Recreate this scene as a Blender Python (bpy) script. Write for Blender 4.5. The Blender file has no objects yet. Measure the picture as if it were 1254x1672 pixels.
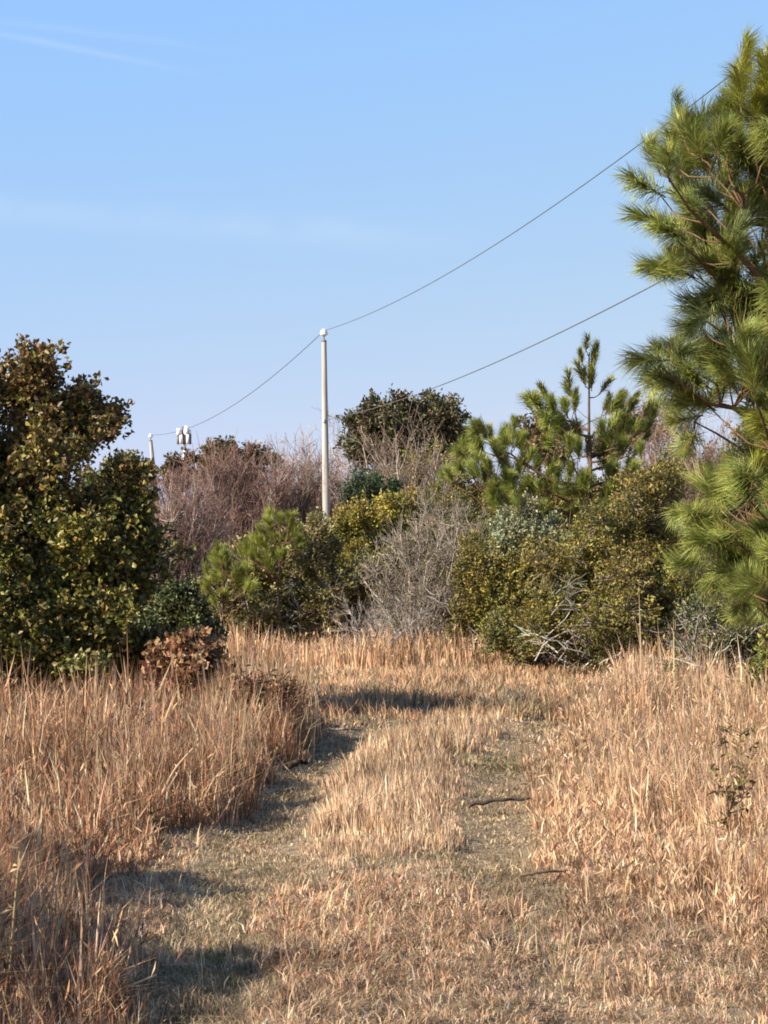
import bpy, math, zlib
import numpy as np
from mathutils import Vector

# ------------------------------------------------------------------ camera, sky, sun, exposure
sc = bpy.context.scene
COL = sc.collection
FPX, CAMH, HORIZON = 3120.0, 1.6, 930.0          # focal length in photo pixels, eye height, horizon row
PITCH = math.atan((HORIZON - 836.0) / FPX)
cam_d = bpy.data.cameras.new('camera')
cam_d.sensor_fit = 'VERTICAL'
cam_d.sensor_height = 24.0
cam_d.lens = 24.0 * FPX / 1672.0
cam_d.clip_start, cam_d.clip_end = 0.1, 20000.0
cam = bpy.data.objects.new('camera', cam_d)
COL.objects.link(cam)
cam.location = (0, 0, CAMH)
cam.rotation_euler = (math.pi / 2 + PITCH, 0, 0)
sc.camera = cam

SUN_ELEV = math.radians(32)
SUN_AZ = math.atan2(-0.86, -0.51)                # sun stands behind the camera's left shoulder
sun_dir = Vector((math.cos(SUN_ELEV) * math.sin(SUN_AZ), math.cos(SUN_ELEV) * math.cos(SUN_AZ), math.sin(SUN_ELEV)))
world = bpy.data.worlds.new('World')
sc.world = world
world.use_nodes = True
wn, wl = world.node_tree.nodes, world.node_tree.links
wn.clear()
w_out = wn.new('ShaderNodeOutputWorld')
w_bg = wn.new('ShaderNodeBackground')
w_bg.inputs['Strength'].default_value = 0.118
sky = wn.new('ShaderNodeTexSky')
sky.sky_type = 'NISHITA'
sky.sun_disc = False
sky.sun_elevation = SUN_ELEV
sky.sun_rotation = SUN_AZ % (2 * math.pi)
sky.altitude = 0
sky.air_density = 1.0
sky.dust_density = 0.25
sky.ozone_density = 3.0
# old, spread-out contrails: three thin great-circle bands of ice cloud with ragged noise
w_tc = wn.new('ShaderNodeTexCoord')
w_noise = wn.new('ShaderNodeTexNoise')
w_noise.inputs['Scale'].default_value = 34.0
w_noise.inputs['Detail'].default_value = 5.0
wl.new(w_tc.outputs['Generated'], w_noise.inputs['Vector'])


def wmath(op, a, b=None, c=None):
    n = wn.new('ShaderNodeMath')
    n.operation = op
    for i, v in enumerate((a, b, c)):
        if v is None:
            continue
        if isinstance(v, (int, float)):
            n.inputs[i].default_value = v
        else:
            wl.new(v, n.inputs[i])
    return n.outputs[0]


def ray(px, py):
    x, y = (px - 627.0) / FPX, (836.0 - py) / FPX
    return np.array([x, math.cos(PITCH) - y * math.sin(PITCH), math.sin(PITCH) + y * math.cos(PITCH)])


w_sep = wn.new('ShaderNodeSeparateXYZ')
wl.new(w_tc.outputs['Generated'], w_sep.inputs[0])
trail = None
for (pa, pb, halfw, amount, reach) in (((0, 345), (900, 405), 0.0075, 0.075, 1.0), ((0, 55), (420, 140), 0.0018, 0.085, 0.0),
                                ((0, 35), (560, 105), 0.0020, 0.05, 0.15)):
    nrm = np.cross(ray(*pa), ray(*pb))
    nrm /= np.linalg.norm(nrm)
    vm = wn.new('ShaderNodeVectorMath')
    vm.operation = 'DOT_PRODUCT'
    wl.new(w_tc.outputs['Generated'], vm.inputs[0])
    vm.inputs[1].default_value = tuple(nrm)
    wob = wmath('MULTIPLY_ADD', w_noise.outputs['Fac'], halfw * 1.2, -halfw * 0.6)
    dist = wmath('ADD', vm.outputs['Value'], wob)
    g = wmath('DIVIDE', dist, halfw)
    g = wmath('MULTIPLY', g, g)
    g = wmath('MULTIPLY', g, -1.0)
    g = wmath('EXPONENT', g)
    g = wmath('MULTIPLY', g, wmath('MULTIPLY', w_noise.outputs['Fac'], amount * 2.0))
    fd = wn.new('ShaderNodeMapRange')
    fd.interpolation_type = 'SMOOTHSTEP'
    wl.new(w_sep.outputs['X'], fd.inputs['Value'])
    for nm, vv in (('From Min', (reach - 1.0) * .14 + .07), ('From Max', (reach - 1.0) * .14 - .02), ('To Min', 0.0), ('To Max', 1.0)):
        fd.inputs[nm].default_value = vv
    g = wmath('MULTIPLY', g, fd.outputs['Result'])
    trail = g if trail is None else wmath('ADD', trail, g)
w_mix = wn.new('ShaderNodeMix')
w_mix.data_type = 'RGBA'
wl.new(trail, w_mix.inputs['Factor'])
# the camera's tone curve over the whole clear sky
w_rgb = wn.new('ShaderNodeSeparateColor')
wl.new(sky.outputs['Color'], w_rgb.inputs[0])
w_cmb = wn.new('ShaderNodeCombineColor')
for k_, (gain, power, knee, low) in enumerate(((1.09, .58, 1.3, 1.2), (1.93, .25, 2.3, 1.1), (5.9, -.23, 4.1, 1.0))):
    hi_ = wmath('MULTIPLY', wmath('POWER', w_rgb.outputs[k_], power), gain)
    lo_ = wmath('MULTIPLY', wmath('POWER', wmath('DIVIDE', w_rgb.outputs[k_], knee), low), gain * knee ** power)
    wl.new(wmath('MINIMUM', hi_, lo_), w_cmb.inputs[k_])
wl.new(w_cmb.outputs[0], w_mix.inputs['A'])
w_mix.inputs['B'].default_value = (4.2, 4.5, 4.6, 1)
wl.new(w_mix.outputs['Result'], w_bg.inputs['Color'])
wl.new(w_bg.outputs['Background'], w_out.inputs['Surface'])

sun_l = bpy.data.lights.new('sun', 'SUN')
sun_l.energy = 5.0
sun_l.angle = math.radians(0.53)
sun_l.color = (1.0, 0.90, 0.745)
sun_o = bpy.data.objects.new('sun', sun_l)
COL.objects.link(sun_o)
sun_o.rotation_euler = sun_dir.to_track_quat('Z', 'Y').to_euler()
sun_o.location = sun_dir * 60

sc.view_settings.view_transform = 'Standard'
sc.view_settings.look = 'None'
sc.view_settings.gamma = 1.0
sc.view_settings.use_curve_mapping = False
sc.view_settings.exposure = 1.0
sc.render.engine = 'CYCLES'
sc.cycles.use_denoising = True
sc.cycles.max_bounces = 6
sc.cycles.transparent_max_bounces = 8
sc.cycles.filter_width = 1.8

# ------------------------------------------------------------------ helpers
RNG = np.random.default_rng(11)


def at(px, py, d):
    """world point seen at photo pixel (px, py) whose distance along the view axis on the ground is d metres"""
    v = ray(px, py)
    return v * (d / v[1]) + np.array([0, 0, CAMH])


def PX(d):
    return d / FPX                                # metres per photo pixel at distance d


def reseed(text):
    """every plant draws its own random numbers"""
    global RNG
    RNG = np.random.default_rng(zlib.crc32(text.encode()))


def unit(v):
    return v / np.maximum(np.linalg.norm(v, axis=-1, keepdims=True), 1e-9)


_lat = np.random.default_rng(5).random((256, 256))


def noise2(x, y, s):
    x, y = np.asarray(x) * s + 100.3, np.asarray(y) * s + 57.7
    xi, yi = np.floor(x).astype(int), np.floor(y).astype(int)
    fx, fy = x - xi, y - yi
    fx, fy = fx * fx * (3 - 2 * fx), fy * fy * (3 - 2 * fy)
    g = lambda a, b: _lat[a & 255, b & 255]
    return (g(xi, yi) * (1 - fx) + g(xi + 1, yi) * fx) * (1 - fy) + (g(xi, yi + 1) * (1 - fx) + g(xi + 1, yi + 1) * fx) * fy


class MB:
    """collects vertices, faces and per-vertex tints; build() links them as one mesh object"""

    def __init__(self):
        self.v, self.f, self.c, self.n = [], [], [], 0

    def add(self, V, F, C=None):
        V = np.asarray(V, float).reshape(-1, 3)
        self.v.append(V)
        self.f.append(np.asarray(F, np.int64) + self.n)
        C = np.full((len(V), 3), 0.5) if C is None else np.asarray(C, float)
        self.c.append(np.broadcast_to(C, (len(V), 3)))
        self.n += len(V)

    def mesh(self, name, mat, off=(0, 0, 0), smooth=False):
        me = bpy.data.meshes.new(name)
        V = np.concatenate(self.v) - np.asarray(off, float)
        idx = np.concatenate([f.ravel() for f in self.f])
        cnt = np.concatenate([np.full(len(f), f.shape[1]) for f in self.f])
        me.vertices.add(len(V))
        me.vertices.foreach_set('co', V.ravel().astype(np.float32))
        me.loops.add(len(idx))
        me.loops.foreach_set('vertex_index', idx.astype(np.int32))
        me.polygons.add(len(cnt))
        me.polygons.foreach_set('loop_start', (np.cumsum(cnt) - cnt).astype(np.int32))
        if smooth:
            me.polygons.foreach_set('use_smooth', np.ones(len(cnt), bool))
        ca = me.color_attributes.new('tint', 'FLOAT_COLOR', 'POINT')
        C = np.concatenate(self.c)
        ca.data.foreach_set('color', np.concatenate([C, np.ones((len(C), 1))], 1).ravel().astype(np.float32))
        me.update(calc_edges=True)
        me.materials.append(mat)
        return me

    def build(self, name, mat, root=None, smooth=False, parent=None):
        off = root.location if root is not None else (0, 0, 0)
        o = bpy.data.objects.new(name, self.mesh(name, mat, off, smooth))
        COL.objects.link(o)
        o.parent = parent if parent is not None else root
        return o


def tag(o, label=None, cat=None, group=None, kind=None):
    if label:
        o['label'] = label
    if cat:
        o['category'] = cat
    if group:
        o['group'] = group
    if kind:
        o['kind'] = kind
    return o


def thing(name, loc, label, cat, group=None):
    o = bpy.data.objects.new(name, None)
    o.empty_display_size = 0.3
    COL.objects.link(o)
    o.location = [float(q) for q in loc]
    return tag(o, label, cat, group)


def basis(a):
    """two unit vectors perpendicular to each unit vector a"""
    ref = np.where(np.abs(a[:, 2:3]) < 0.9, np.array([[0, 0, 1.0]]), np.array([[1.0, 0, 0]]))
    u = unit(np.cross(a, ref))
    return u, np.cross(a, u)


def add_segs(mb, A, B, ra, rb, C, sides=3):
    """tapered prisms, one for every pair of end points"""
    A, B = np.asarray(A, float).reshape(-1, 3), np.asarray(B, float).reshape(-1, 3)
    n = len(A)
    if n == 0:
        return
    ra, rb = np.broadcast_to(ra, n)[:, None], np.broadcast_to(rb, n)[:, None]
    u, w = basis(unit(B - A))
    ring = []
    for P, r in ((A, ra), (B, rb)):
        for k in range(sides):
            t = 2 * math.pi * k / sides
            ring.append(P + r * (math.cos(t) * u + math.sin(t) * w))
    V = np.stack(ring, 1)
    base = np.arange(n)[:, None] * (2 * sides)
    F = np.concatenate([base + np.array([[k, (k + 1) % sides, sides + (k + 1) % sides, sides + k]]) for k in range(sides)])
    C = np.broadcast_to(np.asarray(C, float), (n, 3))
    mb.add(V.reshape(-1, 3), F, np.repeat(C, 2 * sides, 0))


def add_tube(mb, pts, rad, C=(0.5, 0.5, 0.5), sides=8, cap=True):
    """one continuous tube along a polyline"""
    pts = np.asarray(pts, float)
    rad = np.broadcast_to(rad, len(pts))
    t = unit(np.gradient(pts, axis=0))
    u, w = basis(t)
    for i in range(1, len(u)):
        u[i] = u[i - 1] - t[i] * np.dot(u[i - 1], t[i])
        u[i] /= np.linalg.norm(u[i])
        w[i] = np.cross(t[i], u[i])
    a = np.arange(sides) * 2 * math.pi / sides
    V = pts[:, None] + rad[:, None, None] * (np.cos(a)[None, :, None] * u[:, None] + np.sin(a)[None, :, None] * w[:, None])
    n = len(pts)
    F = [[i * sides + k, i * sides + (k + 1) % sides, (i + 1) * sides + (k + 1) % sides, (i + 1) * sides + k]
         for i in range(n - 1) for k in range(sides)]
    mb.add(V.reshape(-1, 3), F, C)
    if cap:
        mb.add(V[0], [list(range(sides))[::-1]], C)
        mb.add(V[-1], [list(range(sides))], C)


def add_lathe(mb, base, prof, C=(0.5, 0.5, 0.5), sides=14):
    add_tube_pts = [(base[0], base[1], base[2] + z) for r, z in prof]
    a = np.arange(sides) * 2 * math.pi / sides
    V = np.array([[(p[0] + r * math.cos(t), p[1] + r * math.sin(t), p[2]) for t in a] for p, (r, z) in zip(add_tube_pts, prof)])
    n = len(prof)
    F = [[i * sides + k, i * sides + (k + 1) % sides, (i + 1) * sides + (k + 1) % sides, (i + 1) * sides + k]
         for i in range(n - 1) for k in range(sides)]
    mb.add(V.reshape(-1, 3), F, C)


def add_box(mb, c, s, C=(0.5, 0.5, 0.5), rz=0.0):
    x, y, z = [q / 2 for q in s]
    V = np.array([[i, j, k] for i in (-x, x) for j in (-y, y) for k in (-z, z)])
    ca, sa = math.cos(rz), math.sin(rz)
    V = np.stack([V[:, 0] * ca - V[:, 1] * sa, V[:, 0] * sa + V[:, 1] * ca, V[:, 2]], 1) + np.asarray(c)
    mb.add(V, [[0, 1, 3, 2], [4, 6, 7, 5], [0, 4, 5, 1], [2, 3, 7, 6], [0, 2, 6, 4], [1, 5, 7, 3]], C)


def add_leaves(mb, P, axis, L, W, C, fold=0.25, wide=0.58):
    """folded leaf blades: two triangles on each side of the midrib joined at it"""
    n = len(P)
    a = unit(axis)
    s = RNG.normal(size=(n, 3))
    s = unit(s - a * (s * a).sum(1, keepdims=True))
    nr = np.cross(a, s)
    L, W = np.broadcast_to(L, n)[:, None], np.broadcast_to(W, n)[:, None]
    tip = P + a * L - nr * L * 0.12
    r = P + a * L * wide + s * W * 0.5 + nr * W * fold
    l = P + a * L * wide - s * W * 0.5 + nr * W * fold
    V = np.stack([P, r, tip, l], 1).reshape(-1, 3)
    b = np.arange(n)[:, None] * 4
    F = np.concatenate([b + np.array([[0, 1, 2]]), b + np.array([[0, 2, 3]])])
    mb.add(V, F, np.repeat(np.broadcast_to(C, (n, 3)), 4, 0))


def add_blades(mb, P, H, W, az, lean, C):
    """grass blades: a bent tapering strip of three triangles"""
    n = len(P)
    d = np.stack([np.cos(az), np.sin(az), np.zeros(n)], 1)
    face = az + math.pi / 2 + RNG.normal(0, 0.9, n)
    s = np.stack([np.cos(face), np.sin(face), np.zeros(n)], 1)
    H, W, lean = H[:, None], W[:, None], lean[:, None]
    up = np.array([[0, 0, 1.0]])
    mid = P + up * H * 0.55 * (1 - 0.25 * lean) + d * H * lean * 0.28
    tip = P + up * H * (1 - 0.55 * lean) + d * H * lean * 0.95
    V = np.stack([P - s * W / 2, P + s * W / 2, mid + s * W * 0.42, mid - s * W * 0.42, tip], 1).reshape(-1, 3)
    b = np.arange(n)[:, None] * 5
    mb.add(V, b + np.array([[0, 1, 2, 3]]))
    mb.f.append(b + np.array([[3, 2, 4]]) + mb.n - len(V))
    mb.c[-1] = np.repeat(C, 5, 0)


def pick(palette, n, jit=0.14):
    """n colours from a list of (rgb, weight), each a little lighter or darker"""
    w = np.array([p[1] for p in palette], float)
    i = RNG.choice(len(palette), n, p=w / w.sum())
    c = np.array([p[0] for p in palette])[i]
    return np.clip(c * np.exp(RNG.normal(0, jit, (n, 1))) * np.exp(RNG.normal(0, 0.05, (n, 3))), 0.004, 0.9)


# ------------------------------------------------------------------ materials
def new_mat(name):
    m = bpy.data.materials.new(name)
    m.use_nodes = True
    m.node_tree.nodes.clear()
    return m, m.node_tree.nodes, m.node_tree.links


def tint_mat(name, rough=0.6, transl=0.25, spec=0.3, var=0.25, scale=9.0):
    """colour from the per-piece tint, mottled by noise, with some light passing through"""
    m, n, l = new_mat(name)
    out = n.new('ShaderNodeOutputMaterial')
    at_ = n.new('ShaderNodeAttribute')
    at_.attribute_name = 'tint'
    tc = n.new('ShaderNodeTexCoord')
    nz = n.new('ShaderNodeTexNoise')
    nz.inputs['Scale'].default_value = scale
    nz.inputs['Detail'].default_value = 3
    l.new(tc.outputs['Object'], nz.inputs['Vector'])
    mr = n.new('ShaderNodeMapRange')
    mr.inputs['From Min'].default_value = 0.3
    mr.inputs['From Max'].default_value = 0.7
    mr.inputs['To Min'].default_value = 1 - var
    mr.inputs['To Max'].default_value = 1 + var
    l.new(nz.outputs['Fac'], mr.inputs['Value'])
    vm = n.new('ShaderNodeVectorMath')
    vm.operation = 'SCALE'
    l.new(at_.outputs['Color'], vm.inputs[0])
    l.new(mr.outputs['Result'], vm.inputs['Scale'])
    p = n.new('ShaderNodeBsdfPrincipled')
    p.inputs['Roughness'].default_value = rough
    p.inputs['Specular IOR Level'].default_value = spec
    l.new(vm.outputs['Vector'], p.inputs['Base Color'])
    if transl > 0:
        t = n.new('ShaderNodeBsdfTranslucent')
        l.new(vm.outputs['Vector'], t.inputs['Color'])
        mx = n.new('ShaderNodeMixShader')
        mx.inputs['Fac'].default_value = transl
        l.new(p.outputs[0], mx.inputs[1])
        l.new(t.outputs[0], mx.inputs[2])
        l.new(mx.outputs[0], out.inputs['Surface'])
    else:
        l.new(p.outputs[0], out.inputs['Surface'])
    return m


def noise_mat(name, c1, c2, rough=0.8, scale=(6, 6, 6), bump=0.3, metallic=0.0, c3=None):
    m, n, l = new_mat(name)
    out = n.new('ShaderNodeOutputMaterial')
    tc = n.new('ShaderNodeTexCoord')
    mp = n.new('ShaderNodeMapping')
    mp.inputs['Scale'].default_value = scale
    l.new(tc.outputs['Object'], mp.inputs['Vector'])
    nz = n.new('ShaderNodeTexNoise')
    nz.inputs['Scale'].default_value = 1.0
    nz.inputs['Detail'].default_value = 8
    nz.inputs['Roughness'].default_value = 0.65
    l.new(mp.outputs['Vector'], nz.inputs['Vector'])
    cr = n.new('ShaderNodeValToRGB')
    cr.color_ramp.elements[0].position = 0.32
    cr.color_ramp.elements[1].position = 0.68
    cr.color_ramp.elements[0].color = (*c1, 1)
    cr.color_ramp.elements[1].color = (*c2, 1)
    if c3:
        e = cr.color_ramp.elements.new(0.5)
        e.color = (*c3, 1)
    l.new(nz.outputs['Fac'], cr.inputs['Fac'])
    p = n.new('ShaderNodeBsdfPrincipled')
    p.inputs['Roughness'].default_value = rough
    p.inputs['Metallic'].default_value = metallic
    l.new(cr.outputs['Color'], p.inputs['Base Color'])
    b = n.new('ShaderNodeBump')
    b.inputs['Strength'].default_value = bump
    b.inputs['Distance'].default_value = 0.02
    l.new(nz.outputs['Fac'], b.inputs['Height'])
    l.new(b.outputs['Normal'], p.inputs['Normal'])
    l.new(p.outputs[0], out.inputs['Surface'])
    return m


M_LEAF = tint_mat('evergreen_leaf', 0.45, 0.22, 0.4)
M_DEADLEAF = tint_mat('dead_leaf', 0.8, 0.2, 0.1)
M_NEEDLE = tint_mat('pine_needle', 0.5, 0.25, 0.35, 0.18)
M_TWIG = tint_mat('twig_bark', 0.85, 0.0, 0.1, 0.3, 14)
M_GRASS = tint_mat('dry_grass', 0.7, 0.28, 0.2, 0.16, 2.5)
M_BARK = noise_mat('pine_bark', (0.05, 0.032, 0.022), (0.17, 0.11, 0.075), 0.9, (22, 22, 7), 0.9)
M_POLE = noise_mat('weathered_pole_wood', (0.23, 0.205, 0.185), (0.48, 0.45, 0.42), 0.85, (13, 13, 0.45), 0.35)
M_WHITE = noise_mat('white_glazed_ceramic', (0.74, 0.75, 0.75), (0.82, 0.82, 0.8), 0.25, (8, 8, 8), 0.02)
M_STEEL = noise_mat('galvanised_steel', (0.30, 0.31, 0.32), (0.46, 0.47, 0.48), 0.5, (9, 9, 3), 0.05, 0.6)
M_DARKMETAL = noise_mat('dark_mount_metal', (0.10, 0.095, 0.10), (0.19, 0.17, 0.17), 0.6, (5, 5, 5), 0.05)
M_PANEL = noise_mat('antenna_radome', (0.72, 0.72, 0.70), (0.82, 0.81, 0.79), 0.45, (2, 2, 2), 0.02)
M_WIRE = noise_mat('weathered_aluminium_wire', (0.07, 0.072, 0.078), (0.12, 0.122, 0.13), 0.7, (3, 3, 3), 0.0)
M_GROUND = noise_mat('thatch_ground', (0.10, 0.07, 0.042), (0.34, 0.25, 0.15), 0.95, (16, 16, 16), 0.9, 0.0, (0.20, 0.145, 0.085))

# ------------------------------------------------------------------ ground with two wheel ruts
RUT_L = np.array([(3, -.60), (5, -.63), (7.0, -.67), (9.1, -.81), (10.6, -.74), (13.1, -.76), (16.6, -.55), (19.2, -.12), (21.2, .40), (23.5, 1.3), (26, 2.8), (30, 6)])
RUT_R = np.array([(3, .95), (5, .9), (6.9, .83), (8.8, .71), (10.6, .67), (12.8, .78), (15.6, 1.0), (18.8, 1.42), (20.8, 1.85), (22.5, 2.7), (24, 3.8), (30, 8)])
BND_L = np.array([(3, -.95), (5, -1.0), (7, -1.15), (8.6, -1.42), (9.7, -1.5), (11, -1.24), (12.5, -1.02), (16, -.84), (19, -.72), (21.5, -.85), (23, -1.5), (25, -1.9), (30, -3.2), (34, -5), (60, -12)])
BND_R = np.array([(3, 1.5), (7.4, 1.45), (8.8, 1.45), (9.6, 1.2), (10.6, .98), (12.5, 1.12), (16, 1.45), (20, 2.05), (23, 2.35), (27, 3.1), (34, 5), (60, 12)])


def rut_fac(x, y):
    a = np.abs(x - np.interp(y, RUT_L[:, 0], RUT_L[:, 1])) / 0.30
    b = np.abs(x - np.interp(y, RUT_R[:, 0], RUT_R[:, 1])) / 0.27
    fade = np.clip((27 - y) / 4, 0, 1)
    return np.clip(1.25 - np.minimum(a, b) ** 2, 0, 1) * fade


def ground_z(x, y):
    x, y = np.asarray(x, float), np.asarray(y, float)
    near = np.clip((60 - y) / 30, 0, 1)
    return near * (0.05 * noise2(x, y, 0.45) + 0.025 * noise2(x, y, 1.7) - 0.05 - 0.05 * rut_fac(x, y) * (.6 + .8 * noise2(x, y, 1.3)))


gx = np.concatenate([[-6000, -1500, -400, -120, -60, -30], np.linspace(-14, 14, 200), [30, 60, 120, 400, 1500, 6000]])
gy = np.concatenate([[-6000, -1000, -200, -50, -10, 0], np.linspace(2, 40, 230), [46, 55, 70, 100, 180, 400, 1500, 6000]])
GX, GY = np.meshgrid(gx, gy)
GZ = ground_z(GX, GY)
mb = MB()
nx, ny = len(gx), len(gy)
ii, jj = np.meshgrid(np.arange(nx - 1), np.arange(ny - 1))
q = (jj * nx + ii).ravel()[:, None]
mb.add(np.stack([GX, GY, GZ], -1).reshape(-1, 3), q + np.array([[0, 1, nx + 1, nx]]))
tag(mb.build('ground', M_GROUND, smooth=True), 'sandy ground with dry thatch and two wheel ruts', None, None, 'structure')

# ------------------------------------------------------------------ dry grass
STRAW = [((.57, .385, .24), 4), ((.65, .48, .32), 3.4), ((.45, .285, .17), 2.6), ((.33, .20, .12), 1.6), ((.66, .52, .36), 1.2)]
ORANGE = [((.58, .36, .21), 4), ((.65, .45, .285), 3), ((.48, .275, .15), 2.6), ((.33, .185, .105), 1.3)]
RUST = [((.37, .18, .095), 4), ((.47, .26, .145), 2.5), ((.25, .125, .072), 3.2), ((.62, .42, .25), 2.6), ((.15, .08, .05), 2)]
THATCH = [((.46, .335, .205), 4), ((.55, .42, .275), 3), ((.31, .215, .125), 3), ((.27, .22, .105), 1.8), ((.15, .10, .06), 2.2)]
STUB = [((.56, .375, .235), 4), ((.64, .47, .32), 3.4), ((.42, .26, .155), 3), ((.47, .28, .165), 2), ((.23, .15, .09), 1.8), ((.28, .245, .12), 0.9), ((.66, .56, .42), 1)]


def zones(x, y):
    rl, rr = np.interp(y, RUT_L[:, 0], RUT_L[:, 1]), np.interp(y, RUT_R[:, 0], RUT_R[:, 1])
    wob = 0.5 * (noise2(x, y, 1.0) - 0.5) + 0.4 * (noise2(x, y, 2.9) - 0.5) + .25 * (noise2(x, y, 8.0) - .5)
    bl, br = np.interp(y, BND_L[:, 0], BND_L[:, 1]), np.interp(y, BND_R[:, 0], BND_R[:, 1])
    z = np.zeros(len(x), int)                              # 0 stubble
    z[(x > rl) & (x < rr) & (y > 10.2 + wob * 2) & (y < 21)] = 1   # strip between the ruts
    z[(y > 20.5 + wob)] = 2                                # open orange grass beyond the bend
    rn = rut_fac(x, y) - np.where(x > .1, np.clip((9.6 - y) / 1.5, 0, 1) * .55, 0)
    z[rn > 0.5 + wob * 2.4 + 1.0 * (noise2(x, y, 6.0) - .5)] = 3   # ruts
    z[(y > 31 + wob * 3) & (y < 40)] = 4                   # taller fringe under the brush
    z[(x < bl + wob * .9)] = 5
    z[(x > br + wob * .9)] = 6
    return z


tall, short = MB(), MB()
for (y0, y1, cnt) in ((5.2, 8.5, 150000), (8.5, 12, 120000), (12, 17, 105000), (17, 24, 100000), (24, 39, 95000)):
    y = y0 + (y1 - y0) * RNG.random(cnt)
    hw = 0.21 * y + 0.7
    x = (RNG.random(cnt) * 2 - 1) * hw
    nm_ = cnt // 7                                           # thinner cover farther out to both sides
    ym = y0 + (y1 - y0) * RNG.random(nm_)
    xm = (0.21 * ym + 0.7 + RNG.random(nm_) * 2.6) * RNG.choice([-1, 1], nm_)
    x, y, cnt = np.concatenate([x, xm]), np.concatenate([y, ym]), cnt + nm_
    # clumping: pull points towards a jittered set of tuft centres
    k = noise2(x, y, 6.0)
    z = zones(x, y)
    cl = noise2(x, y, 0.9)
    for zi in range(7):
        m = z == zi
        keep = {0: .92, 1: .85, 2: .85, 3: .9, 4: .6, 5: .95, 6: .95}[zi]
        m &= RNG.random(cnt) < keep * np.clip(0.35 + 1.1 * k, 0, 1)
        n = int(m.sum())
        if n == 0:
            continue
        px, py, c = x[m], y[m], cl[m]
        r = RNG.random(n)
        fine = noise2(px, py, 2.3)
        if zi in (5, 6):                                    # gather stems into tufts
            gs = 0.16
            cx, cy = (np.floor(px / gs) + .5) * gs, (np.floor(py / gs) + .5) * gs
            jx = (_lat[(np.floor(px / gs).astype(int)) & 255, (np.floor(py / gs).astype(int)) & 255] - .5) * gs
            pull = .62 * RNG.random(n) ** .8
            px, py = px + (cx + jx * 1.6 - px) * pull, py + (cy - jx * 1.6 - py) * pull
        tc_ = 7.5 if zi in (5, 6) else 11.0
        cell = _lat[(np.floor(px * tc_).astype(int) * 7) & 255, (np.floor(py * tc_).astype(int) * 13) & 255]
        cell2 = _lat[(np.floor(py * tc_).astype(int) * 5 + 31) & 255, (np.floor(px * tc_).astype(int) * 11) & 255]
        P = np.stack([px, py, ground_z(px, py) - 0.005], 1)
        az = 2 * math.pi * cell2 * 1.7 + RNG.normal(0, 1.0, n)  # neighbours lean together
        pn = noise2(px, py, 1.5)
        W = np.maximum(.0030, .00046 * py) * (0.55 + 0.9 * RNG.random(n)) * (1.3 if zi == 5 else 1.1) * np.where(np.abs(px) > .21 * py + .7, 1.9, 1)
        if zi == 0:
            H = (.028 + .045 * r ** 2) * (0.6 + c)
            near = py < 10
            lean = .45 + .85 * RNG.random(n)
            C = pick(STUB, n, .2)
            red = (noise2(px, py, .8) > .56) & (RNG.random(n) < .3)
            C[red] = pick(RUST, int(red.sum())) * 1.15
            long_ = RNG.random(n) < .012 + .03 * (fine > .62)
            H[long_] *= 2.4
            lean[long_] *= .5
            W = W * 1.15
        elif zi == 1:
            eL = px - np.interp(py, RUT_L[:, 0], RUT_L[:, 1]) - .22
            eR = np.interp(py, RUT_R[:, 0], RUT_R[:, 1]) - .2 - px
            edge = np.clip(np.minimum(eL, eR) / .32 + 1.2 * (fine - .5), .22, 1)
            H = (.06 + .17 * r) * (0.3 + 1.15 * pn) * np.clip((py - 9.6) / 3.0, .28, 1) * edge
            lean = .08 + .5 * RNG.random(n) ** 1.5
            C = pick(STRAW, n)
        elif zi == 2:
            H = (.06 + .16 * r) * (0.5 + c)
            lean = .15 + .6 * RNG.random(n)
            C = np.where(((fine > .66) | (py < 22.3) & (fine > .45))[:, None], pick(THATCH, n), pick(ORANGE, n))
        elif zi == 3:
            H = (.025 + .055 * r ** 2) * (.5 + c)
            lean = .4 + .8 * RNG.random(n)
            C = pick(THATCH, n, .22)
        elif zi == 4:
            H = (.25 + .40 * r) * (.7 + .6 * c)
            lean = .05 + .3 * RNG.random(n)
            C = pick(ORANGE, n)
        else:
            fr = np.clip(np.abs(px - np.interp(py, *(BND_L if zi == 5 else BND_R).T)) / .45, np.where((zi == 5) & (py > 11.8) & (py < 18.6), .85, .45), 1)
            H = (.26 + .44 * r) * (.72 + .5 * c) * fr
            H = H * (.50 + .85 * pn)
            lean = .06 + .62 * RNG.random(n) ** 1.4
            under = RNG.random(n) < np.where(pn < .42, .55, .28)                     # dead leaves and new stubble under the standing stems
            H = np.where(under, .05 + .16 * r, H * (.7 + .45 * RNG.random(n)))
            lean = np.where(under, .4 + .7 * RNG.random(n), lean)
            broke = RNG.random(n) < .10
            lean = np.where(broke, .8 + .3 * RNG.random(n), lean)
            if zi == 5:
                H *= np.interp(py, [5, 8, 10, 11.5, 14], [.95, 1.0, .7, .95, 1.12])
                far = np.clip((py - 10) / 3, 0, 1)
                C = np.where((RNG.random(n) < .72)[:, None], pick(RUST, n), pick(STRAW, n))
            else:
                H *= np.interp(py, [5, 8.5, 10.5, 13.5, 17, 22], [.35, .42, .62, .92, 1.1, 1.1])
                C = np.where((RNG.random(n) < .55)[:, None], pick(ORANGE, n), pick(STRAW, n))
        if zi in (1, 4, 5, 6):                               # a few thick pale stalks stand over the rest
            th = RNG.random(n) < .035
            W = np.where(th, W * 1.9, W)
            H = np.where(th, H * 1.15, H)
            lean = np.where(th, lean * .6, lean)
            C[th] = pick(STRAW, int(th.sum())) * 1.15
        if zi != 3:
            H = H * ((.62 + .6 * cell) if zi != 0 else (.7 + .6 * cell)) * (.8 + .5 * fine)
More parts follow.
